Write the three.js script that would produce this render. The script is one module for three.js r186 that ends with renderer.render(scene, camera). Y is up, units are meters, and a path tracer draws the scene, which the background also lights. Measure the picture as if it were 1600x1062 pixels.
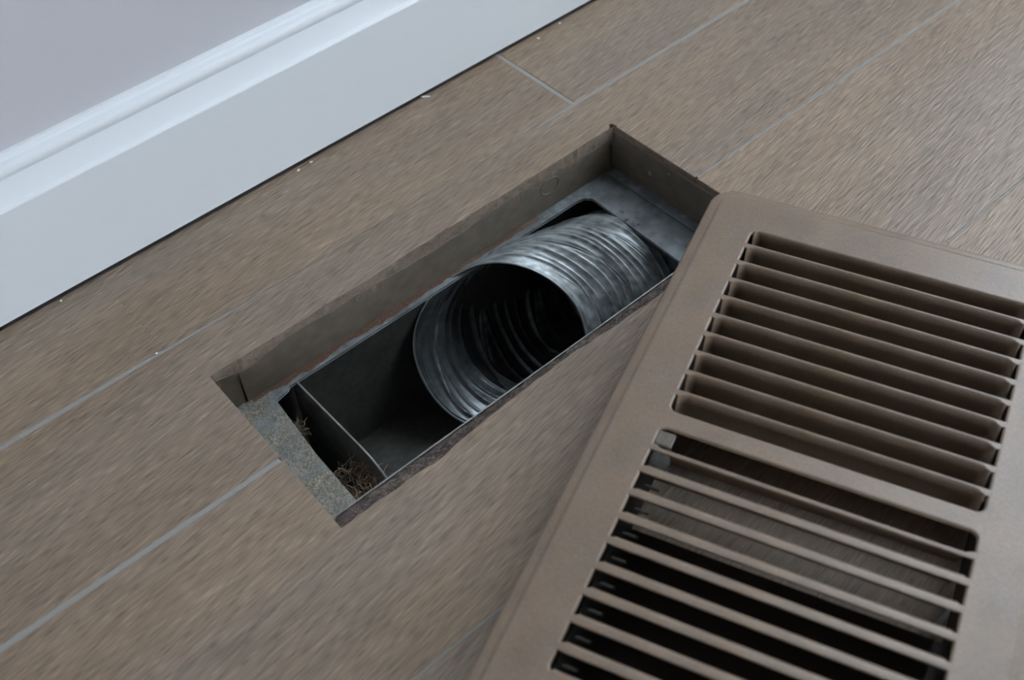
import * as THREE from 'three';
import { mergeGeometries } from 'three/addons/utils/BufferGeometryUtils.js';
import { RoundedBoxGeometry } from 'three/addons/geometries/RoundedBoxGeometry.js';

// ---------------------------------------------------------------- camera, sky, light, exposure
const scene = new THREE.Scene();
const camera = new THREE.PerspectiveCamera(33.157, 1600 / 1062, 0.02, 20);
camera.position.set(-0.10160, 0.40208, 0.35222);
camera.rotation.set(-0.856118, -0.672498, -0.065932, 'YXZ');
camera.focus = 0.56;
camera.userData.fStop = 9;
camera.updateMatrixWorld();

// overcast daylight, seen only through the two windows of the room
scene.background = new THREE.Color().setRGB(0.80, 0.90, 1.0);
scene.backgroundIntensity = 5.0;
const renderer = new THREE.WebGLRenderer({ antialias: true });
renderer.toneMapping = THREE.LinearToneMapping;
renderer.toneMappingExposure = 1.97;
renderer.shadowMap.enabled = true;

// ---------------------------------------------------------------- helpers
let seed = 12345;
function rnd() { seed = (seed * 1664525 + 1013904223) >>> 0; return seed / 4294967296; }
const clamp = (x, a = 0, b = 1) => Math.min(b, Math.max(a, x));
const lerp = (a, b, t) => a + (b - a) * t;
const smooth = (t) => { t = clamp(t); return t * t * (3 - 2 * t); };
const used = {};
function numbered(name) { const n = used[name] = (used[name] ?? -1) + 1; return n ? name + '_' + String(n).padStart(3, '0') : name; }
function mesh(name, geo, mat, parent) {
  const m = new THREE.Mesh(Array.isArray(geo) ? join(geo) : geo, mat);
  m.castShadow = m.receiveShadow = true;
  m.name = parent && parent !== scene ? partName(name, parent) : numbered(name);
  (parent ?? scene).add(m);
  return m;
}
function partName(name, parent) {
  let n = 0; for (const c of parent.children) if (c.name === name || c.name.startsWith(name + '_0')) n++;
  return n ? name + '_' + String(n).padStart(3, '0') : name;
}
function group(name, pos = [0, 0, 0]) { const g = new THREE.Group(); g.name = numbered(name); g.position.set(...pos); scene.add(g); return g; }
function tag(o, label, category, grp) { o.userData.label = label; o.userData.category = category; if (grp) o.userData.group = grp; return o; }
function structure(o) { o.userData.kind = 'structure'; return o; }
function join(list) {
  return mergeGeometries(list.map((g) => { const q = g.index ? g.toNonIndexed() : g; for (const k of Object.keys(q.attributes)) if (!['position', 'normal', 'uv'].includes(k)) q.deleteAttribute(k); return q; }));
}
function box(x0, x1, y0, y1, z0, z1) {
  const g = new THREE.BoxGeometry(x1 - x0, y1 - y0, z1 - z0); g.translate((x0 + x1) / 2, (y0 + y1) / 2, (z0 + z1) / 2); return g;
}
// uv in metres from the two given axes, divided by the texture's real size
function uvFlat(geo, su, sv, ou = 0, ov = 0) {
  const p = geo.attributes.position, n = geo.attributes.normal, uv = new Float32Array(p.count * 2);
  for (let i = 0; i < p.count; i++) {
    const x = p.getX(i), y = p.getY(i), z = p.getZ(i), ax = Math.abs(n.getX(i)), ay = Math.abs(n.getY(i)), az = Math.abs(n.getZ(i));
    let a, b;
    if (ay >= ax && ay >= az) { a = x; b = z; } else if (az >= ax) { a = x; b = y; } else { a = z; b = y; }
    uv[2 * i] = (a + ou) / su; uv[2 * i + 1] = (b + ov) / sv;
  }
  geo.setAttribute('uv', new THREE.BufferAttribute(uv, 2));
  return geo;
}
// tileable value noise
function makeNoise(s0) {
  const N = 256, t = new Float32Array(N * N); let s = s0 >>> 0;
  for (let i = 0; i < N * N; i++) { s = (s * 1664525 + 1013904223) >>> 0; t[i] = s / 4294967296; }
  return (x, y, px, py) => {
    const xi = Math.floor(x), yi = Math.floor(y), fx = smooth(x - xi), fy = smooth(y - yi);
    const w = (v, p) => ((v % p) + p) % p;
    const x0 = w(xi, px), x1 = w(xi + 1, px), y0 = w(yi, py), y1 = w(yi + 1, py);
    const g = (a, b) => t[(b % N) * N + (a % N)];
    return lerp(lerp(g(x0, y0), g(x1, y0), fx), lerp(g(x0, y1), g(x1, y1), fx), fy);
  };
}
const nA = makeNoise(11), nB = makeNoise(77), nC = makeNoise(303), nD = makeNoise(909);
function texture(w, h, fn, srgb) {
  const d = new Uint8Array(w * h * 4);
  for (let y = 0; y < h; y++) for (let x = 0; x < w; x++) {
    const c = fn(x / w, y / h), i = 4 * (y * w + x);
    if (typeof c === 'number') { d[i] = d[i + 1] = d[i + 2] = clamp(c) * 255; } else { d[i] = clamp(c[0], 0, 255); d[i + 1] = clamp(c[1], 0, 255); d[i + 2] = clamp(c[2], 0, 255); }
    d[i + 3] = 255;
  }
  const t = new THREE.DataTexture(d, w, h, THREE.RGBAFormat);
  t.wrapS = t.wrapT = THREE.RepeatWrapping; t.magFilter = THREE.LinearFilter; t.minFilter = THREE.LinearMipmapLinearFilter; t.generateMipmaps = true;
  if (srgb) t.colorSpace = THREE.SRGBColorSpace;
  t.needsUpdate = true;
  return t;
}

// ---------------------------------------------------------------- materials
// wood-look porcelain: short grain dashes lying slightly across the plank, over soft brown and grey clouds
const WOOD_U = 0.60, WOOD_V = 0.30;
function grain(u, v) {
  // shear so that the dashes lean against the plank's length (integer number of wraps keeps it tileable)
  const vv = v + 0.0, uu = u;
  const s = uu * 1 + 0, q = vv + uu * 0.25;
  const fine = nA(s * 120, q * 640, 120, 128);
  const fine2 = nB(s * 90, q * 420, 90, 105);
  const mid = nC(s * 30, q * 120, 30, 120);
  return { fine, fine2, mid };
}
const woodFn = (u, v) => {
  const { fine, fine2, mid } = grain(u, v);
  const cloud = nD(u * 5, v * 8, 5, 8) * 0.6 + nA(u * 13, v * 24, 13, 24) * 0.4;
  const warm = nB(u * 4, v * 7, 4, 7) * 0.7 + nC(u * 11, v * 26, 11, 26) * 0.3;
  const dash = (fine - 0.5) * 0.20 + (fine2 - 0.5) * 0.11 + (mid - 0.5) * 0.05;
  const dark = Math.max(0, 0.28 - fine) * 0.35, lite = Math.max(0, fine - 0.75) * 0.3;
  const k = 1 + dash - dark + lite + (cloud - 0.5) * 0.15;
  const w = (warm - 0.5) * 2.0;
  return [136 * k * (1 + 0.032 * w), 118 * k * (1 + 0.003 * w), 100 * k * (1 - 0.05 * w)];
};
const woodMap = texture(2048, 1024, woodFn, true);
const woodBump = texture(2048, 1024, (u, v) => { const { fine, fine2, mid } = grain(u, v); return 0.3 * fine + 0.4 * fine2 + 0.3 * mid; });
const woodMat = new THREE.MeshPhysicalMaterial({ map: woodMap, bumpMap: woodBump, bumpScale: 0.0005, roughness: 0.5 });
const groutMat = new THREE.MeshStandardMaterial({ color: 0x9b9893, roughness: 0.95, bumpMap: texture(256, 256, (u, v) => nA(u * 128, v * 128, 128, 128)), bumpScale: 0.0003 });
const chipMap = texture(512, 128, (u, v) => {
  const a = nA(u * 160, v * 30, 160, 30), b = nB(u * 60, v * 14, 60, 14), c = nC(u * 22, v * 4, 22, 4);
  const k = 0.62 + 0.4 * a + 0.32 * (b - 0.5) + 0.3 * (c - 0.5);
  return [112 * k, 98 * k, 90 * k];
}, true);
const chipMat = new THREE.MeshStandardMaterial({ map: chipMap, roughness: 0.95, bumpMap: texture(512, 128, (u, v) => nA(u * 160, v * 40, 160, 40) * 0.6 + nB(u * 64, v * 20, 64, 20) * 0.4), bumpScale: 0.0012 });
const edgeMap = texture(512, 128, (u, v) => {
  const a = nA(u * 160, v * 30, 160, 30), c = nC(u * 30, v * 6, 30, 6);
  const k = 0.88 + 0.2 * a + 0.15 * (c - 0.5);
  return [122 * k, 107 * k, 94 * k];
}, true);
const edgeMat = new THREE.MeshStandardMaterial({ map: edgeMap, roughness: 0.95 });
// taupe enamel of the register: fine speckle, faint orange-peel
const taupeMap = texture(1024, 1024, (u, v) => {
  const f = nA(u * 255, v * 255, 255, 255), g = nB(u * 120, v * 120, 120, 120), c = nC(u * 9, v * 9, 9, 9), w = nD(u * 14, v * 14, 14, 14);
  const k = 1 + (f - 0.5) * 0.10 + (g - 0.5) * 0.07 + (c - 0.5) * 0.10 + (f * g > 0.86 ? 0.35 : 0);
  return [122 * k * (1 + 0.03 * (w - 0.5)), 104 * k, 87 * k * (1 - 0.05 * (w - 0.5))];
}, true);
const taupeBump = texture(512, 512, (u, v) => 0.6 * nA(u * 200, v * 200, 200, 200) + 0.4 * nB(u * 90, v * 90, 90, 90));
const taupe = new THREE.MeshPhysicalMaterial({ map: taupeMap, bumpMap: taupeBump, bumpScale: 0.00005, roughness: 0.34, metalness: 0.0, specularIntensity: 1 });
const collarMat = new THREE.MeshStandardMaterial({
  map: texture(512, 128, (u, v) => { const k = 0.9 + 0.14 * nA(u * 24, v * 8, 24, 8) + 0.07 * nB(u * 200, v * 60, 200, 60); return [107 * k, 97 * k, 85 * k]; }, true), roughness: 0.6,
});
// zinc with soft mottling
const zincFn = (r, g, b, lo) => (u, v) => {
  const a = nA(u * 40, v * 40, 40, 40), c = nB(u * 12, v * 12, 12, 12), f = nC(u * 180, v * 180, 180, 180);
  const k = lo + (1 - lo) * (0.5 * a + 0.5 * c) * 1.3 + 0.1 * (f - 0.5);
  return [r * k, g * k, b * k];
};
const pipeMat = new THREE.MeshStandardMaterial({ map: texture(512, 512, zincFn(172, 179, 180, 0.5), true), roughness: 0.46, metalness: 0.35, roughnessMap: texture(256, 256, (u, v) => 0.6 + 0.5 * nB(u * 20, v * 20, 20, 20)) });
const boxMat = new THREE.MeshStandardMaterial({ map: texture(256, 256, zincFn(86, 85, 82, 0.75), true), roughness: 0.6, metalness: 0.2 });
const bladeMat = new THREE.MeshStandardMaterial({ map: texture(256, 256, zincFn(168, 169, 163, 0.7), true), roughness: 0.5, metalness: 0.4 });
const blackMat = new THREE.MeshStandardMaterial({ color: 0x15151a, roughness: 0.8 });
const leverMat = new THREE.MeshStandardMaterial({ color: 0x70665c, roughness: 0.5 });
const leafMat = new THREE.MeshStandardMaterial({ map: texture(128, 128, zincFn(104, 103, 97, 0.6), true), roughness: 0.55, metalness: 0.3 });
const tabMat = new THREE.MeshStandardMaterial({ color: 0x504c48, roughness: 0.6 });
const lintMat = new THREE.MeshStandardMaterial({ color: 0xb09a80, roughness: 1 });
const flakeMat = new THREE.MeshStandardMaterial({ color: 0xe4e2dc, roughness: 0.9 });
const gritMat = new THREE.MeshStandardMaterial({ color: 0x5a5048, roughness: 0.9 });
const trimMat = new THREE.MeshPhysicalMaterial({ color: 0xe5e8eb, roughness: 0.38 });
const wallMat = new THREE.MeshStandardMaterial({ color: 0xcac8cc, roughness: 0.9, bumpMap: texture(512, 512, (u, v) => 0.6 * nA(u * 120, v * 120, 120, 120) + 0.4 * nB(u * 50, v * 50, 50, 50)), bumpScale: 0.00005 });
const shellMat = new THREE.MeshStandardMaterial({ color: 0x6a6765, roughness: 0.9 });
const innerPipeMat = new THREE.MeshStandardMaterial({ map: texture(512, 512, zincFn(140, 146, 149, 0.72), true), roughness: 0.30, metalness: 0.75 });
const darkMat = new THREE.MeshStandardMaterial({ color: 0x352e29, roughness: 0.7 });
const whiteMat = new THREE.MeshStandardMaterial({ color: 0xe6e6e6, roughness: 0.9 });

// ---------------------------------------------------------------- room shell
const RX0 = -1.5, RX1 = 0.9, RZ0 = -0.108, RZ1 = 1.2, RY = 2.45, T = 0.12;
structure(mesh('wall_back', uvFlat(box(RX0 - T, RX1 + T, -0.2, RY, RZ0 - T, RZ0), 0.3, 0.3), wallMat));
structure(mesh('wall_left', box(RX0 - T, RX0, -0.2, RY, RZ0, RZ1), shellMat));
structure(mesh('ceiling', box(RX0 - T, RX1 + T, RY, RY + T, RZ0 - T, RZ1 + T), shellMat));
function wallWithOpening(name, along, a0, a1, at0, at1, openings) {
  const b = (p0, p1, y0, y1) => along === 'z' ? box(at0, at1, y0, y1, p0, p1) : box(p0, p1, y0, y1, at0, at1);
  const g = []; let q = a0;
  for (const [o0, o1, h0, h1] of openings) { g.push(b(q, o0, -0.2, RY), b(o0, o1, -0.2, h0), b(o0, o1, h1, RY)); q = o1; }
  g.push(b(q, a1, -0.2, RY));
  structure(mesh(name, g, shellMat));
}
const W1 = [-0.06, 0.38, 0.24, 2.1], W3 = [0.52, 0.80, 0.02, 1.2], W2 = [-1.35, -0.4, 0.1, 0.62];
wallWithOpening('wall_right', 'z', RZ0, RZ1, RX1, RX1 + T, [W1, W3]);
wallWithOpening('wall_front', 'x', RX0 - T, RX1 + T, RZ1, RZ1 + T, [W2]);
function windowFrame(name, along, at, [p0, p1, y0, y1], single) {
  const b = (q0, q1, a, c) => along === 'z' ? box(at, at + 0.05, a, c, q0, q1) : box(q0, q1, a, c, at, at + 0.05), f = 0.03, m = (p0 + p1) / 2;
  structure(mesh(name, [b(p0, p1, y0, y0 + f), b(p0, p1, y1 - f, y1), b(p0, p0 + f, y0 + f, y1 - f), b(p1 - f, p1, y0 + f, y1 - f), ...(single ? [] : [b(m - f / 2, m + f / 2, y0 + f, y1 - f)])], whiteMat));
}
windowFrame('window_1', 'z', RX1 + 0.035, W1);
windowFrame('window_2', 'x', RZ1 + 0.035, W2);
windowFrame('window_3', 'z', RX1 + 0.035, W3, true);

// baseboard: flat face, small bead, cove, roll and cap, swept along the wall
{
  const pr = [[0.0000, 0.0030], [0.0002, 0.0026]].slice(0, 0);
  const F = -0.094; // front face
  const prof = [[0, 0.0032], [-0.0004, 0.0028]].reverse();
  prof.push([0, 0.0604]);
  for (const t of [0.3, 0.6, 1]) prof.push([-0.0008 * (1 - Math.cos(t * Math.PI / 2)), 0.0604 + 0.0009 * Math.sin(t * Math.PI / 2)]);
  prof.push([-0.0014, 0.0616]);
  for (let i = 1; i <= 8; i++) { const t = i / 8; prof.push([-0.0014 - 0.0052 * Math.pow(t, 0.8), 0.0616 + 0.0096 * Math.pow(t, 1.15)]); }
  // quirk under the roll
  prof.push([-0.0069, 0.0718]); prof.push([-0.0067, 0.0723]);
  for (let i = 0; i <= 8; i++) { const t = i / 8, a = -0.45 + t * 1.8; prof.push([-0.0098 + 0.0036 * Math.cos(a), 0.0742 + 0.0034 * Math.sin(a)]); }
  prof.push([-0.0103, 0.0779]); prof.push([-0.0114, 0.0790]);
  prof.push([-0.0117, 0.0799]); prof.push([-0.0121, 0.0804]); prof.push([-0.0139, 0.0806]);
  const sh = new THREE.Shape();
  sh.moveTo(-0.0139, 0.0028);
  for (const [d, y] of prof) sh.lineTo(d, y);
  sh.closePath();
  const g = new THREE.ExtrudeGeometry(sh, { depth: RX1 - RX0, bevelEnabled: false, steps: 1 });
  // shape x -> world z, extrude -> world x
  const m = new THREE.Matrix4().makeBasis(new THREE.Vector3(0, 0, 1), new THREE.Vector3(0, 1, 0), new THREE.Vector3(-1, 0, 0));
  g.applyMatrix4(m); g.translate(RX1, 0, F);
  structure(mesh('baseboard_back', g, trimMat));
}

// ---------------------------------------------------------------- floor of plank tiles, with the opening cut through two rows
const HX0 = 0, HX1 = 0.2605, HZ0 = 0, HZ1 = 0.1065;
const TH = 0.008, G = 0.0011; // tile thickness, half joint
const floor = structure(group('floor'));
{
  // mortar bed under the tiles, open at the register hole
  const D = -0.14;
  const parts = [box(RX0, HX0 - 0.006, D, -TH, RZ0, RZ1), box(HX1 + 0.004, RX1, D, -TH, RZ0, RZ1), box(HX0 - 0.006, HX1 + 0.004, D, -TH, RZ0, HZ0 - 0.004), box(HX0 - 0.006, HX1 + 0.004, D, -TH, HZ1 + 0.012, RZ1), box(RX0, RX1, D - 0.03, D, RZ0, RZ1)];
  mesh('mortar_bed', parts, groutMat, floor);
}
const rows = [[-0.0966, -0.0290, 0.258], [-0.0290, 0.0613, 0.62], [0.0613, 0.1790, -0.30], [0.1790, 0.2960, 0.30]];
for (let z = 0.296, k = 0; z < RZ1; z += 0.117, k++) rows.push([z, Math.min(z + 0.117, RZ1), (k * 0.37) % 0.9 - 0.3]);
const groutGeo = [];
function jag(a, b, n, amp, fixed) { // points from a to b, wandering off the line
  const out = [], dx = b[0] - a[0], dz = b[1] - a[1], L = Math.hypot(dx, dz);
  let w = 0;
  for (let i = 0; i <= n; i++) { const t = i / n; w = w * 0.7 + (rnd() - 0.5) * amp; const e = (i === 0 || i === n) ? 0 : w; out.push([a[0] + dx * t - dz / L * e, a[1] + dz * t + dx / L * e]); }
  return out;
}
const backEdge = jag([HX0, HZ0], [HX1, HZ0 + 0.0003], 60, 0.0008);
const frontX = [-0.003, 0.0264, 0.0502, 0.0745, 0.1004, 0.1277, 0.1537, 0.18, 0.22, HX1], frontZ = [0.1072, 0.1074, 0.1082, 0.1056, 0.1046, 0.1042, 0.1056, 0.1064, 0.106, 0.106];
function frontAt(x) { let i = 0; while (i < frontX.length - 2 && x > frontX[i + 1]) i++; const t = clamp((x - frontX[i]) / (frontX[i + 1] - frontX[i])); return lerp(frontZ[i], frontZ[i + 1], t); }
const frontEdge = []; for (let i = 0; i <= 60; i++) { const x = lerp(-0.0028, HX1, i / 60); frontEdge.push([x, frontAt(x) + (rnd() - 0.5) * 0.0008]); }
function tileGeo(pts, ou, ov) {
  const sh = new THREE.Shape(); pts.forEach(([x, z], i) => i ? sh.lineTo(x, -z) : sh.moveTo(x, -z)); sh.closePath();
  const g = new THREE.ExtrudeGeometry(sh, { depth: TH - 0.0006, bevelEnabled: true, bevelThickness: 0.0005, bevelSize: 0.0005, bevelOffset: -0.0005, bevelSegments: 2, curveSegments: 1 });
  g.rotateX(-Math.PI / 2); g.translate(0, -TH + 0.0005 - 0.0004 , 0);
  g.computeBoundingBox(); g.translate(0, -g.boundingBox.max.y, 0);
  return uvFlat(g, WOOD_U, WOOD_V, ou, ov);
}
const tiles = {};
const halfJoint = (r) => r === 3 ? 0.00045 : G;
rows.forEach(([z0, z1, j0], r) => {
  const TL = 0.9, xs = [];
  let x = j0; while (x > RX0) x -= TL;
  for (; x < RX1; x += TL) xs.push(x);
  xs.forEach((x0, i) => {
    const a = Math.max(x0, RX0) + G * 1.2, b = Math.min(x0 + TL, RX1) - G * 1.2, c = z0 + halfJoint(r), d = z1 - halfJoint(r + 1);
    if (b - a < 0.02) return;
    let pts = [[a, c], [b, c], [b, d], [a, d]];
    const holed = a < HX0 && b > HX1;
    if (r === 0 && Math.abs(b - 0.258) < 0.01) pts = [[a, c], [b, c], [b, d + 0.0002], [0.215, d + 0.0019], [0.06, d + 0.0020], [0.02, d + 0.0010], [-0.03, d - 0.0002], [-0.09, d - 0.0006], [a, d - 0.0006]];
    if (r === 1 && holed) pts = [[a, c], [b, c], [b, d + 0.0005], [HX1, d + 0.0004], [HX1, 0.0030], [HX1 + 0.0008, 0.0012], [HX1 + 0.0004, -0.0016], [HX1 - 0.0012, -0.0022], [HX1 - 0.0022, -0.0006], ...backEdge.slice(0, -1).reverse(), [HX0 - 0.0014, d - 0.0002], [-0.1, d - 0.0003], [a, d - 0.0003]];
    if (r === 2 && holed) pts = [[a, c + 0.0003], [HX0 - 0.0016, c + 0.0002], ...frontEdge, [HX1, c - 0.0003], [b, c - 0.0004], [b, d], [a, d]];
    const t = mesh('tile', tileGeo(pts, r * 0.23 + i * 0.41 + rnd() * 0.2, r * 0.137 + i * 0.19 + rnd() * 0.1), woodMat, floor);
    if (holed) tiles[r] = t;
    if (x0 > RX0) groutGeo.push(box(x0 - G - 0.0008, x0 + G + 0.0008, -TH, -0.0004, z0, z1));
  });
  if (r > 0) {
    const gz = [z0 - G - 0.0012, z0 + G + 0.0012];
    if (z0 > HZ0 && z0 < HZ1) groutGeo.push(box(RX0, HX0 - 0.0022, -TH, -0.00045, ...gz), box(HX1 + 0.0016, RX1, -TH, -0.00045, ...gz));
    else groutGeo.push(box(RX0, RX1, -TH, -0.00045, ...gz));
  }
});
mesh('grout', uvFlat(join(groutGeo), 0.04, 0.04), groutMat, floor);
// broken tile edges round the opening
function strip(top, drop, width, dir, n = 4, rough = 0.0007, map = 0.12) {
  // dir: [dx, dz] the way the break slopes inwards; top: [[x, z]...]
  const pos = [], uv = [], idx = [], cols = n + 2;
  top.forEach(([x, z], i) => {
    for (let k = 0; k < cols; k++) {
      const t = Math.min(k / n, 1), ww = typeof width === 'function' ? width(x, z) : width, dd = typeof drop === 'function' ? drop(x, z) : drop;
      const j = k === 0 ? 0 : (rnd() - 0.5) * rough * (t < 1 ? 2 : 0.8), y = k > n ? -TH - 0.002 : -0.0003 - dd * Math.pow(t, 1.2) + (t < 1 && k ? (rnd() - 0.5) * rough : 0);
      pos.push(x + dir[0] * (ww * t + j), y, z + dir[1] * (ww * t + j)); uv.push((x + z) / map, k / cols);
    }
  });
  for (let i = 0; i < top.length - 1; i++) for (let k = 0; k < cols - 1; k++) { const a = i * cols + k; idx.push(a, a + 1, a + cols, a + 1, a + cols + 1, a + cols); }
  const g = new THREE.BufferGeometry();
  g.setAttribute('position', new THREE.Float32BufferAttribute(pos, 3)); g.setAttribute('uv', new THREE.Float32BufferAttribute(uv, 2)); g.setIndex(idx); g.computeVertexNormals();
  const n2 = g.attributes.normal; let up = 0; for (let i = 0; i < n2.count; i++) up += n2.getY(i);
  if (up < 0) { const ix = g.index.array; for (let i = 0; i < ix.length; i += 3) { const q = ix[i]; ix[i] = ix[i + 1]; ix[i + 1] = q; } g.computeVertexNormals(); }
  return g;
}
function dense(e, n) { const out = []; for (let i = 0; i < e.length - 1; i++) for (let k = 0; k < n; k++) out.push([lerp(e[i][0], e[i + 1][0], k / n), lerp(e[i][1], e[i + 1][1], k / n)]); out.push(e[e.length - 1]); return out; }
mesh('chipped_edge', strip(dense(frontEdge, 3), 0.0032, (x) => frontAt(x) - 0.0998, [0, -1], 5, 0.0008, 0.11), chipMat, tiles[2]).userData.label = 'dark chipped front edge of the opening';
mesh('broken_edge', strip(dense(backEdge, 3), (x) => 0.0058 - 0.0032 * Math.exp(-Math.pow((x - 0.045) / 0.014, 2)) + 0.0012 * Math.sin(x * 60), 0.0016, [0, 1], 3, 0.0006, 0.14), edgeMat, tiles[1]).userData.label = 'pale broken back edge of the opening';
{
  const e = jag([HX1, HZ0], [HX1 + 0.0003, 0.080], 30, 0.0006);
  mesh('broken_edge', strip(dense(e, 3), 0.0030, 0.0012, [-1, 0], 3, 0.0004, 0.14), edgeMat, tiles[1]);
}

// ---------------------------------------------------------------- duct boot sunk in the floor
const FY = -0.028; // ledge level
const boot = group('floor_duct_boot', [0.13, -0.13, 0.05]);
tag(boot, 'rectangular sheet metal duct boot with a dusty zinc ledge sunk in the tiled floor', 'duct boot');
function local(g) { return g.translate(-0.13, 0.13, -0.05); }
function sheet(pts, thick, mk) { // polygon extruded by thick; mk maps (a, b, depth) -> matrix
  const sh = new THREE.Shape(); pts.forEach(([x, y], i) => i ? sh.lineTo(x, y) : sh.moveTo(x, y)); sh.closePath();
  const g = new THREE.ExtrudeGeometry(sh, { depth: thick, bevelEnabled: false, curveSegments: 2 });
  g.applyMatrix4(mk); return g;
}
const toXY = new THREE.Matrix4();
const toZY = new THREE.Matrix4().makeBasis(new THREE.Vector3(0, 0, 1), new THREE.Vector3(0, 1, 0), new THREE.Vector3(-1, 0, 0));
{
  // back collar panel with its wavering top edge; a second short piece laps it at the left end
  const top = []; for (let i = 0; i <= 50; i++) { const x = lerp(0.0126, HX1, i / 50); top.push([x, -0.0056 + 0.003 * Math.exp(-Math.pow((x - 0.045) / 0.014, 2)) - 0.0012 * Math.sin(x * 60) + (rnd() - 0.5) * 0.0008]); }
  const bp = sheet([[0.0126, FY - 0.002], [HX1 - 0.0028, FY - 0.002], ...top.filter((q) => q[0] < HX1 - 0.0028).reverse()], 0.0009, toXY); bp.translate(0, 0, 0.0012);
  mesh('collar_panel', uvFlat(local(bp), 0.13, 0.03), collarMat, boot);
  const bl = sheet([[-0.002, FY - 0.002], [0.0118, FY - 0.002], [0.0122, -0.0075], [0.010, -0.0058], [0.003, -0.0040], [-0.002, -0.0035]], 0.0009, toXY); bl.translate(0, 0, 0.0004);
  mesh('collar_panel', uvFlat(local(bl), 0.13, 0.03), collarMat, boot);
  const rp = sheet([[0.0005, FY - 0.002], [0.106, FY - 0.002], [0.106, -0.0035], [0.06, -0.0030], [0.03, -0.0036], [0.0005, -0.0034]], 0.0009, toZY); rp.translate(HX1 - 0.0008, 0, 0);
  mesh('collar_panel', uvFlat(local(rp), 0.13, 0.03), collarMat, boot);
  const lp = sheet([[0.0015, FY - 0.002], [0.105, FY - 0.002], [0.105, -TH - 0.0003], [0.0015, -TH - 0.0003]], 0.0007, toZY); lp.translate(-0.0032, 0, 0);
  mesh('collar_panel', uvFlat(local(lp), 0.13, 0.03), collarMat, boot);
  const fp = sheet([[0, FY - 0.002], [HX1, FY - 0.002], [HX1, -0.0030], [0, -0.0030]], 0.0007, toXY); fp.translate(0, 0, 0.0990);
  mesh('collar_panel', uvFlat(local(fp), 0.13, 0.03), bladeMat, boot);
  // pressed knockout ring in the back panel
  const k = new THREE.TorusGeometry(0.0066, 0.0005, 8, 40); k.scale(1, 0.78, 0.7); k.translate(0.2105, -0.0122, 0.0022);
  mesh('knockout', local(k), collarMat, boot.children[0]).userData.label = 'round knockout pressed in the panel';
  for (const [z, y, r] of [[0.0307, -0.0148, 0.0015], [0.0444, -0.0068, 0.0009]]) {
    const s = new THREE.SphereGeometry(r, 14, 8); s.scale(0.35, 1.1, 0.9); s.translate(HX1 - 0.0019, y, z);
    mesh('paint_spot', local(s), new THREE.MeshStandardMaterial({ color: 0x8d8880, roughness: 0.7 }), boot.children[2]);
  }
}
// ledge: its own print of zinc mottling, dust at the left, rust along the back
const LX0 = -0.003, LX1 = 0.2625, LZ0 = -0.001, LZ1 = 0.1065;
const ledgeMap = texture(1024, 416, (u, v) => {
  const x = lerp(LX0, LX1, u), z = lerp(LZ0, LZ1, v);
  const a = nA(u * 90, v * 36, 90, 36), b = nB(u * 28, v * 12, 28, 12), f = nC(u * 512, v * 208, 256, 208), g2 = nD(u * 400, v * 160, 200, 160);
  let k = 0.80 + 0.22 * a + 0.26 * (b - 0.5) + 0.1 * (f - 0.5);
  let c = [128 * k, 134 * k, 136 * k];
  const dust = smooth((0.030 - x) / 0.014) * clamp(0.35 + 1.1 * (nB(u * 20 + 3, v * 20, 20, 20) - 0.25));
  const dk = 0.72 + 0.62 * (f - 0.35) + 0.3 * (g2 - 0.5), dc = [176 * dk, 164 * dk, 140 * dk];
  c = c.map((q, i) => lerp(q, dc[i], dust * 0.85));
  const edge = 0.0017 + 0.0030 * (nA(u * 60, 3.3, 60, 60) - 0.3) + 0.002 * nB(u * 16, 5.1, 16, 16);
  const rust = (x > 0.014 && x < 0.2 ? 1 : 0) * smooth((edge + 0.0012 - z + 0.0012) / 0.0012) * (0.55 + 0.45 * smooth((nD(u * 12, 1.5, 12, 12) - 0.2) * 3));
  const rc = [78 + 40 * f, 58 + 26 * f, 46 + 18 * f];
  c = c.map((q, i) => lerp(q, rc[i], rust * 0.9));
  const pit = smooth((nD(u * 110, v * 44, 110, 44) - 0.93) * 14) * smooth((x - 0.225) / 0.01);
  c = c.map((q) => q * (1 - 0.6 * pit));
  return c;
}, true);
const ledgeMat = new THREE.MeshStandardMaterial({ map: ledgeMap, roughness: 0.55, metalness: 0.25, bumpMap: texture(512, 256, (u, v) => nA(u * 120, v * 60, 120, 60) * 0.5 + nC(u * 250, v * 120, 250, 120) * 0.5), bumpScale: 0.00025 });
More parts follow.
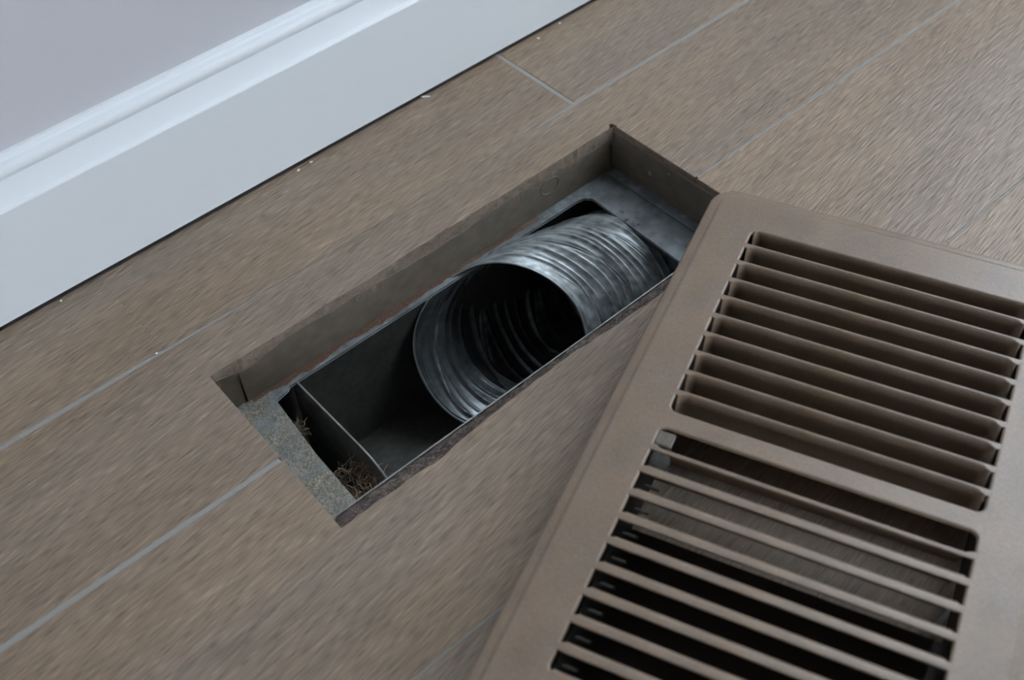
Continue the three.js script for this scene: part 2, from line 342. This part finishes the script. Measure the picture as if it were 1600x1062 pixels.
{
  const sh = new THREE.Shape(); sh.moveTo(LX0, -LZ0); sh.lineTo(LX1, -LZ0); sh.lineTo(LX1, -LZ1); sh.lineTo(LX0, -LZ1); sh.closePath();
  const h = new THREE.Path(), x0 = 0.0205, x1 = 0.2335, z0 = 0.0082, z1 = 0.0965, r = 0.004;
  const q = [[x0 + 0.002, z0 + 0.0022], [x0 + 0.010, z0 + 0.0008], [x0 + 0.012, z0 - 0.0008], [x1 - 0.009, z0], [x1 - 0.004, z0 + 0.0012], [x1 - 0.001, z0 + 0.005], [x1 - 0.0025, z1], [x0 - 0.003, z1], [x0 - 0.0035, 0.085], [x0 - 0.002, 0.05]];
  q.forEach(([x, z], i) => i ? h.lineTo(x, -z) : h.moveTo(x, -z)); h.closePath(); sh.holes.push(h);
  const g = new THREE.ExtrudeGeometry(sh, { depth: 0.0008, bevelEnabled: true, bevelSize: 0.0004, bevelThickness: 0.0004, bevelOffset: -0.0004, bevelSegments: 2 });
  g.rotateX(-Math.PI / 2); g.translate(0, FY - 0.0012, 0);
  uvFlat(g, LX1 - LX0, LZ1 - LZ0, -LX0, -LZ0);
  const ledge = mesh('ledge', local(g), ledgeMat, boot); ledge.userData.label = 'zinc ledge with dust and a rust line';
  const seam = new RoundedBoxGeometry(0.0065, 0.0016, 0.097, 2, 0.0007); seam.translate(0.2555, FY + 0.0006, 0.0525);
  mesh('folded_seam', local(uvFlat(seam, LX1 - LX0, LZ1 - LZ0, -LX0, -LZ0)), ledgeMat, ledge);
  // box below the ledge
  const B0 = 0.004, B1 = 0.258, Z0 = 0.0005, Z1 = 0.104, YB = -0.112, t = 0.001;
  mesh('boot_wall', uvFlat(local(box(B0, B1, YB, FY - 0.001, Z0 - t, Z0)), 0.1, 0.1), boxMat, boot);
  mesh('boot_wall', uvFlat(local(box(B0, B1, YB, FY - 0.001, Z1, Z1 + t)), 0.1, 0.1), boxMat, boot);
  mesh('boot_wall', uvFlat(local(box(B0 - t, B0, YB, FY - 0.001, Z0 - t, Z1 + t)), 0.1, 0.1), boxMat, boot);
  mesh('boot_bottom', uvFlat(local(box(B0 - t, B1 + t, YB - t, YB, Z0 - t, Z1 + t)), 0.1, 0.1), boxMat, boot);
  // right wall with the round collar hole for the pipe
  const rs = new THREE.Shape(); rs.moveTo(Z0, YB); rs.lineTo(Z1, YB); rs.lineTo(Z1, FY - 0.001); rs.lineTo(Z0, FY - 0.001); rs.closePath();
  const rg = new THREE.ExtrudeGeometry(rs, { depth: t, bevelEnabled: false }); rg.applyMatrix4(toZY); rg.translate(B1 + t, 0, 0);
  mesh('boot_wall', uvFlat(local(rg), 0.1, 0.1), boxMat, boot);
  // upright divider with a rounded front corner
  const ds = new THREE.Shape(), yt = FY - 0.0012;
  ds.moveTo(0.002, YB); ds.lineTo(0.002, yt + 0.0003); ds.lineTo(0.060, yt); ds.quadraticCurveTo(0.083, yt, 0.0855, yt - 0.022); ds.lineTo(0.0855, YB); ds.closePath();
  const dg = new THREE.ExtrudeGeometry(ds, { depth: 0.0006, bevelEnabled: true, bevelSize: 0.0002, bevelThickness: 0.0002, bevelSegments: 1, curveSegments: 16 }); dg.applyMatrix4(toZY); dg.translate(0.0372, 0, 0);
  mesh('divider_plate', uvFlat(local(dg), 0.1, 0.1), bladeMat, boot).userData.label = 'thin upright plate with a rounded corner';
}

// ---------------------------------------------------------------- corrugated pipe
{
  const R0 = 0.0470, S = 260, C = 96;
  const P0 = new THREE.Vector3(0.1412, -0.0625, 0.0372), n0 = new THREE.Vector3(-0.54, 0.54, 0.65).normalize();
  const P1 = new THREE.Vector3(0.190, -0.0655, 0.0355), P2 = new THREE.Vector3(0.2572, -0.0835, 0.0460), n1 = new THREE.Vector3(-0.97, 0.22, 0.12).normalize();
  const path = new THREE.QuadraticBezierCurve3(P0, P1, P2), L = path.getLength();
  const pipe = group('corrugated_pipe', P0.toArray());
  tag(pipe, 'grey corrugated metal pipe with an open round mouth inside the floor opening', 'pipe');
  const ridge = (s, a, s0 = 0.0085, thin = 0.19) => { // s metres from the mouth, a angle: rings that wander and a few crossing creases
    if (s < s0) return 0.0004 * Math.exp(-Math.pow((s - 0.001) / 0.0008, 2));
    const w = s + 0.0014 * Math.sin(a * 2 + s * 130) + 0.0011 * Math.sin(a * 3 - s * 180 + 1) + a / (2 * Math.PI) * 0.0066;
    const ph = w / 0.0066, f = ph - Math.floor(ph), big = 0.65 + 0.35 * Math.sin(Math.floor(ph) * 2.4);
    const cr = 0.0007 * Math.exp(-Math.pow((Math.sin(a * 1 + s * 95) ) / 0.16, 2));
    return smooth((s - s0) / 0.003) * (0.0013 * big * Math.exp(-Math.pow((f - 0.5) / thin, 2)) - cr);
  };
  const wall = (offset, flip, s0, s1, N, amp, from) => {
    const pos = [], uv = [], idx = [];
    for (let i = 0; i <= N; i++) {
      const s = lerp(s0, s1, i / N), t = s / L, c = path.getPoint(clamp(t)), nn = n0.clone().lerp(n1, smooth(t * 1.1)).normalize();
      if (t > 1) c.addScaledVector(n1, -(s - L));
      const up = new THREE.Vector3(0, 1, 0), e1 = up.clone().addScaledVector(nn, -up.dot(nn)).normalize(), e2 = nn.clone().cross(e1);
      for (let j = 0; j <= C; j++) {
        const a = j / C * 2 * Math.PI - Math.PI, dent = 0.0006 * Math.sin(a * 2 + 0.7) + 0.0004 * Math.sin(a * 5 + 1), r = R0 + offset + dent + ridge(s, a, from, from ? 0.11 : 0.19) * amp - 0.0004 * smooth(s / 0.02);
        const q = c.clone().addScaledVector(e1, r * Math.cos(a)).addScaledVector(e2, r * Math.sin(a)).sub(P0);
        pos.push(q.x, q.y, q.z); uv.push(s / 0.12, a * R0 / 0.12);
      }
    }
    for (let i = 0; i < N; i++) for (let j = 0; j < C; j++) { const a = i * (C + 1) + j, b = a + C + 1; flip ? idx.push(a, a + 1, b, a + 1, b + 1, b) : idx.push(a, b, a + 1, a + 1, b, b + 1); }
    const g = new THREE.BufferGeometry(); g.setAttribute('position', new THREE.Float32BufferAttribute(pos, 3)); g.setAttribute('uv', new THREE.Float32BufferAttribute(uv, 2)); g.setIndex(idx); g.computeVertexNormals();
    return g;
  };
  mesh('pipe_wall', wall(0, true, 0.0082, L, S, 1), pipeMat, pipe);
  mesh('pipe_lining', wall(-0.0009, false, 0.0004, L, S, -1.5, 0.0015), innerPipeMat, pipe);
  const rim = [wall(0, true, 0, 0.0084, 6, 1)];
  // rolled lip
  const lipPts = []; { const up = new THREE.Vector3(0, 1, 0), e1 = up.clone().addScaledVector(n0, -up.dot(n0)).normalize(), e2 = n0.clone().cross(e1); for (let j = 0; j < C; j++) { const a = j / C * 2 * Math.PI - Math.PI, r = R0 - 0.00045 + 0.0006 * Math.sin(a * 2 + 0.7) + 0.0004 * Math.sin(a * 5 + 1); lipPts.push(e1.clone().multiplyScalar(r * Math.cos(a)).addScaledVector(e2, r * Math.sin(a))); } }
  const lip = new THREE.TubeGeometry(new THREE.CatmullRomCurve3(lipPts, true), 160, 0.00062, 8, true); rim.push(lip);
  mesh('rim', rim, pipeMat, pipe).userData.label = 'smooth rim round the open mouth';
}

// ---------------------------------------------------------------- lint caught beside the divider
function lint(label, centre, spread, count, len) {
  const g = [];
  for (let i = 0; i < count; i++) {
    const p = new THREE.Vector3((rnd() - 0.5) * 2 * spread[0], rnd() * rnd() * spread[1], (rnd() - 0.5) * 2 * spread[2]), pts = [], r = len * (0.4 + rnd());
    let a = rnd() * 6.28, b = (rnd() - 0.5) * 1.5;
    for (let k = 0; k < 5; k++) { pts.push(p.clone()); a += (rnd() - 0.5) * 2.2; b += (rnd() - 0.5) * 1.2; p.add(new THREE.Vector3(Math.cos(a) * Math.cos(b), Math.sin(b), Math.sin(a) * Math.cos(b)).multiplyScalar(r / 4)); }
    g.push(new THREE.TubeGeometry(new THREE.CatmullRomCurve3(pts), 6, 0.00013, 4, false));
  }
  const m = mesh('dust_lint', g, lintMat); m.position.set(...centre); m.userData.kind = 'stuff';
  return tag(m, label, 'lint');
}
lint('tangle of brown lint in the gap in front of the thin divider plate', [0.0275, -0.047, 0.078], [0.0075, 0.012, 0.021], 420, 0.009);
lint('small tuft of pale lint at the back end of the gap beside the divider', [0.0235, -0.0420, 0.0225], [0.0025, 0.006, 0.004], 60, 0.006);

// ---------------------------------------------------------------- register grille lying across the corner of the opening
const reg = group('floor_register', [0.20805, 0.040787, 0.13636]);
{ // local axes: x along the slots, y up, z along the long side
  reg.quaternion.setFromRotationMatrix(new THREE.Matrix4().makeBasis(new THREE.Vector3(0.400738, 0, 0.916193), new THREE.Vector3(0, 1, 0), new THREE.Vector3(-0.916193, 0, 0.400738)));
  tag(reg, 'taupe metal floor register with two banks of louvers lying across the corner of the opening', 'floor register');
  const mm = 0.001, p = 11.292, w = 120.2, u0 = -18.45, u1 = 138.6, v0 = -27.5, v1 = 240.2, e = 5.9;
  const rr = (s, x0, y0, x1, y1, r) => { s.moveTo(x0 + r, y0); s.lineTo(x1 - r, y0); s.absarc(x1 - r, y0 + r, r, -Math.PI / 2, 0, false); s.lineTo(x1, y1 - r); s.absarc(x1 - r, y1 - r, r, 0, Math.PI / 2, false); s.lineTo(x0 + r, y1); s.absarc(x0 + r, y1 - r, r, Math.PI / 2, Math.PI, false); s.lineTo(x0, y0 + r); s.absarc(x0 + r, y0 + r, r, Math.PI, 1.5 * Math.PI, false); };
  const toPlate = (g) => { g.rotateX(Math.PI / 2); return g; }; // shape (u, v) -> (x, z), extrusion -> down
  const sh = new THREE.Shape(); rr(sh, u0, v0, u1, v1, 6);
  const banks = [[-8.5, 101.6], [110.8, 221.2]];
  const b = 1.0; // rolled edge of the stampings
  for (const [a, c] of banks) { const h = new THREE.Path(); rr(h, 0 - b, a - b, w + b, c + b, 4.2); sh.holes.push(h); }
  const top = new THREE.ExtrudeGeometry(sh, { depth: 0.3, bevelEnabled: true, bevelThickness: 0.8, bevelSize: b, bevelOffset: -0.1, bevelSegments: 5, curveSegments: 10 });
  top.scale(mm, mm, mm); toPlate(top); top.translate(0, -0.8 * mm, 0);
  // sloping skirt round the face
  const ring = (x0, y0, x1, y1, r, n) => { const s = new THREE.Shape(); rr(s, x0, y0, x1, y1, r); return s.getSpacedPoints(n).slice(0, n); };
  const prof = [[0.0, -0.005], [0.40, -0.05], [0.80, -0.20], [1.15, -0.42], [1.45, -0.62], [1.75, -0.72], [2.1, -0.76], [3.4, -0.86], [5.0, -1.10], [5.5, -1.45], [e, -2.1], [e + 0.12, -4.4], [e - 0.8, -4.4], [e - 1.0, -2.6], [0.2, -1.5]];
  const N = 200, pos = [], idx = [];
  const rings = prof.map(([d, y]) => ring(u0 - d, v0 - d, u1 + d, v1 + d, 6 + d, N).map((q) => [q.x * mm, y * mm, q.y * mm]));
  // a raised hairline where face and skirt meet
  rings.forEach((rg) => rg.forEach((q) => pos.push(...q)));
  for (let k = 0; k < prof.length - 1; k++) for (let i = 0; i < N; i++) { const a = k * N + i, c = k * N + (i + 1) % N, d = a + N, f = c + N; idx.push(a, c, d, c, f, d); }
  let sk = new THREE.BufferGeometry(); sk.setAttribute('position', new THREE.Float32BufferAttribute(pos, 3)); sk.setIndex(idx); sk.computeVertexNormals();
  { const n = sk.attributes.normal; if (n.getY(3 * N + 5) < 0) { const ix = sk.index.array; for (let i = 0; i < ix.length; i += 3) { const q = ix[i]; ix[i] = ix[i + 1]; ix[i + 1] = q; } sk.computeVertexNormals(); } }
  sk = sk.toNonIndexed();
  uvFlat(top, 0.09, 0.09); uvFlat(sk, 0.09, 0.09);
  const plate = mesh('faceplate', [top, sk], taupe, reg);

  // louver: a rib that is flat at both ends and bends down into a blade between them
  function louver(dir, { flat, rad, ang, len, width }) {
    const stations = [-1.1, -0.6, 0, 0.6, 1.2, 1.8, 2.2, 3, 4, 5, 6, 7.5, 9, 11, 14, 20, 40, 60, 80, 100, 106, 109, 111, 112.7, 114.2, 115.2, 116.2, 117.2, 118, 118.5, 119, 119.6, w, w + 0.6, w + 1.1];
    const secs = stations.map((u) => {
      const d = Math.max(0, Math.min(u, w - u)), t = dir > 0 ? smooth((d - 0.2) / 4.5) : smooth((d - 0.2) / 3.2), bl = dir > 0 ? smooth((d - 0.5) / 1.6) : smooth((d - 2.6) / 1.2);
      const A = ang * lerp(0.12, 1, t), pts = [], n = 7, Lb = 0.15 + len * bl, fl = lerp(width - rad * ang * 0.12 - 0.1, flat, t);
      pts.push([0, 0], [fl, 0]);
      for (let i = 1; i <= n; i++) { const a = A * i / n; pts.push([fl + rad * Math.sin(a), -rad * (1 - Math.cos(a))]); }
      const l = pts[pts.length - 1]; pts.push([l[0] + Lb * Math.cos(A), l[1] - Lb * Math.sin(A)]);
      // closed outline: upper face, then the lower face offset by the sheet's thickness
      const th = 0.8, out = [], low = [];
      pts.forEach((q, i) => {
        const a = pts[Math.max(0, i - 1)], c = pts[Math.min(pts.length - 1, i + 1)], tx = c[0] - a[0], ty = c[1] - a[1], L = Math.hypot(tx, ty) || 1;
        out.push(q); low.push([q[0] + ty / L * th, q[1] - tx / L * th]);
      });
      const st = out[0]; out.unshift([st[0], st[1] - 0.15]); out[1] = [st[0] + 0.15, st[1]];
      return [...out, ...low.reverse()].map(([v, y]) => [u * mm, y * mm, v * dir * mm]);
    });
    const M = secs[0].length, pos = [], idx = [];
    secs.forEach((s) => s.forEach((q) => pos.push(...q)));
    for (let i = 0; i < secs.length - 1; i++) for (let j = 0; j < M; j++) { const a = i * M + j, c = i * M + (j + 1) % M, d = a + M, f = c + M; dir > 0 ? idx.push(a, c, d, c, f, d) : idx.push(a, d, c, c, d, f); }
    const g = new THREE.BufferGeometry(); g.setAttribute('position', new THREE.Float32BufferAttribute(pos, 3)); g.setIndex(idx); g.computeVertexNormals();
    return g;
  }
  // rib tops are rounded enough for smooth normals
  const rad = (d) => d * Math.PI / 180;
  const g1 = uvFlat(louver(1, { flat: 0.55, rad: 1.2, ang: rad(78), len: 9.4, width: 2.9 }), 0.09, 0.09);
  const g2 = uvFlat(louver(-1, { flat: 1.9, rad: 3.0, ang: rad(74), len: 11.0, width: 2.9 }), 0.09, 0.09);
  const g3 = uvFlat(louver(-1, { flat: 1.2, rad: 0.9, ang: rad(86), len: 7.2, width: 2.9 }), 0.09, 0.09);
  for (let k = -1; k < 9; k++) { const m = mesh('louver', g1, taupe, reg); m.position.set(0, -0.00003, (k * p + (k < 0 ? 0.4 : 0.3)) * mm); }
  for (let k = 0; k < 10; k++) { const m = mesh('louver', k ? g2 : g3, taupe, reg); m.position.set(0, -0.00003, (119.4 + k * p + (k === 9 ? 2.4 : 2.9)) * mm); }
  // box that drops into the boot
  const H = 40.4, th = 0.9, bx0 = -2.4, bx1 = w + 2.4, bz0 = -12.5, bz1 = 224.5;
  const bb = (x0, x1, y0, y1, z0, z1) => box(x0 * mm, x1 * mm, y0 * mm, y1 * mm, z0 * mm, z1 * mm);
  mesh('box_side', uvFlat(bb(bx0, bx0 + th, -H, -1.1, bz0, bz1), 0.09, 0.09), darkMat, reg);
  mesh('box_side', uvFlat(bb(bx1 - th, bx1, -H, -1.1, bz0, bz1), 0.09, 0.09), darkMat, reg);
  mesh('box_side', uvFlat(bb(bx0 + th, bx1 - th, -H, -1.1, bz0, bz0 + th), 0.09, 0.09), darkMat, reg);
  mesh('box_side', uvFlat(bb(bx0 + th, bx1 - th, -H, -1.1, bz1 - th, bz1), 0.09, 0.09), darkMat, reg);
  // closed halves of the damper below the louvers
  for (const [za, zb] of [[-9, 38], [39, 86], [150, 222]]) { const d = bb(-1.2, w + 1.2, -0.5, 0.5, za, zb); d.translate(0, -15 * mm, 0); mesh('damper_plate', d, darkMat, reg); }
  // damper: ribbed thumb lever, its leaf, and the linkage tabs seen at the left ends of the slots
  const lever = group('lever'); lever.removeFromParent(); lever.name = 'damper_lever'; reg.add(lever); lever.position.set(3.3 * mm, -0.7 * mm, 115.5 * mm); lever.userData.label = 'ribbed thumb lever of the damper';
  const body = new RoundedBoxGeometry(6.8 * mm, 1.6 * mm, 7.0 * mm, 3, 0.4 * mm); body.translate(0, -0.85 * mm, 0);
  const stem = bb(-1.5, 1.5, -9, -1, -1, 1);
  mesh('lever_body', [body, stem], leverMat, lever);
  for (let i = 0; i < 7; i++) { const r = new THREE.CapsuleGeometry(0.34 * mm, 5.9 * mm, 4, 8); r.rotateX(Math.PI / 2); r.translate((-2.85 + i * 0.95) * mm, 0.15 * mm, 0); mesh('rib', r, leverMat, lever); }
  const ls = new THREE.Shape(); ls.moveTo(-3.2, 3.2); ls.quadraticCurveTo(-3.9, 0, -3.4, -2); ls.lineTo(-1.0, -5.5); ls.lineTo(1.6, -5.5); ls.lineTo(2.2, -2.5); ls.quadraticCurveTo(4.4, 0.5, 3.0, 3.4); ls.quadraticCurveTo(0, 4.8, -3.2, 3.2);
  const lg = new THREE.ExtrudeGeometry(ls, { depth: 0.7, bevelEnabled: true, bevelSize: 0.3, bevelThickness: 0.3, bevelSegments: 2, curveSegments: 10 }); lg.scale(mm, mm, mm); lg.rotateX(-Math.PI / 2 + 0.6); lg.translate(4.6 * mm, -3.6 * mm, 125.2 * mm);
  mesh('damper_leaf', uvFlat(lg, 0.03, 0.03), leafMat, reg).userData.label = 'small rounded grey leaf under the lever';
  for (let k = 2; k < 10; k++) { const t = new RoundedBoxGeometry(5.2 * mm, 6.5 * mm, 0.9 * mm, 2, 0.4 * mm); t.rotateX(0.5); const m = mesh('linkage_tab', t, tabMat, reg); m.position.set(5.6 * mm, -6.0 * mm, (119.4 + (k - 0.60) * p) * mm); }
}

// ---------------------------------------------------------------- paint flakes swept against the baseboard
function flake(label, x, z, s, long, turn, mat = flakeMat, category = 'flake', name = 'paint_flake') {
  const g = new THREE.IcosahedronGeometry(s, 1), p = g.attributes.position, v = new THREE.Vector3(), mem = {};
  for (let i = 0; i < p.count; i++) { v.fromBufferAttribute(p, i); const key = v.toArray().map((q) => q.toFixed(6)).join(); mem[key] ??= 0.7 + 0.55 * rnd(); v.multiplyScalar(mem[key]); p.setXYZ(i, v.x * long, v.y * 0.35, v.z); }
  g.computeVertexNormals(); g.computeBoundingBox(); g.translate(0, -g.boundingBox.min.y, 0); g.rotateY(turn);
  const m = mesh(name, g, mat); m.position.set(x, 0.0001, z); return tag(m, label, category);
}
const FL = [
  ['long thin white paint flake lying nearest the vent opening of those along the baseboard', 0.2016, -0.0935, 0.0010, 2.8, -0.7],
  ['small white speck by the baseboard, right one of the close pair', 0.1208, -0.0922, 0.0009, 1.0, 0.2],
  ['pale oval flake by the baseboard, left one of the close pair', 0.1120, -0.0915, 0.0008, 1.5, 0.5],
  ['white crumb on the floor to the right of the cross joint', 0.2862, -0.0900, 0.0008, 1.2, 0.4],
  ['tiny pale crumb farthest right along the baseboard', 0.3062, -0.0925, 0.0007, 1.2, 0.4],
  ['white speck at the baseboard farthest left in view', -0.0286, -0.0925, 0.0007, 1.0, 0.1],
];
for (const f of FL) flake(...f);
flake('single white speck lying on the grout joint left of the opening', -0.0110, -0.0295, 0.0006, 1.0, 0);

renderer.render(scene, camera);
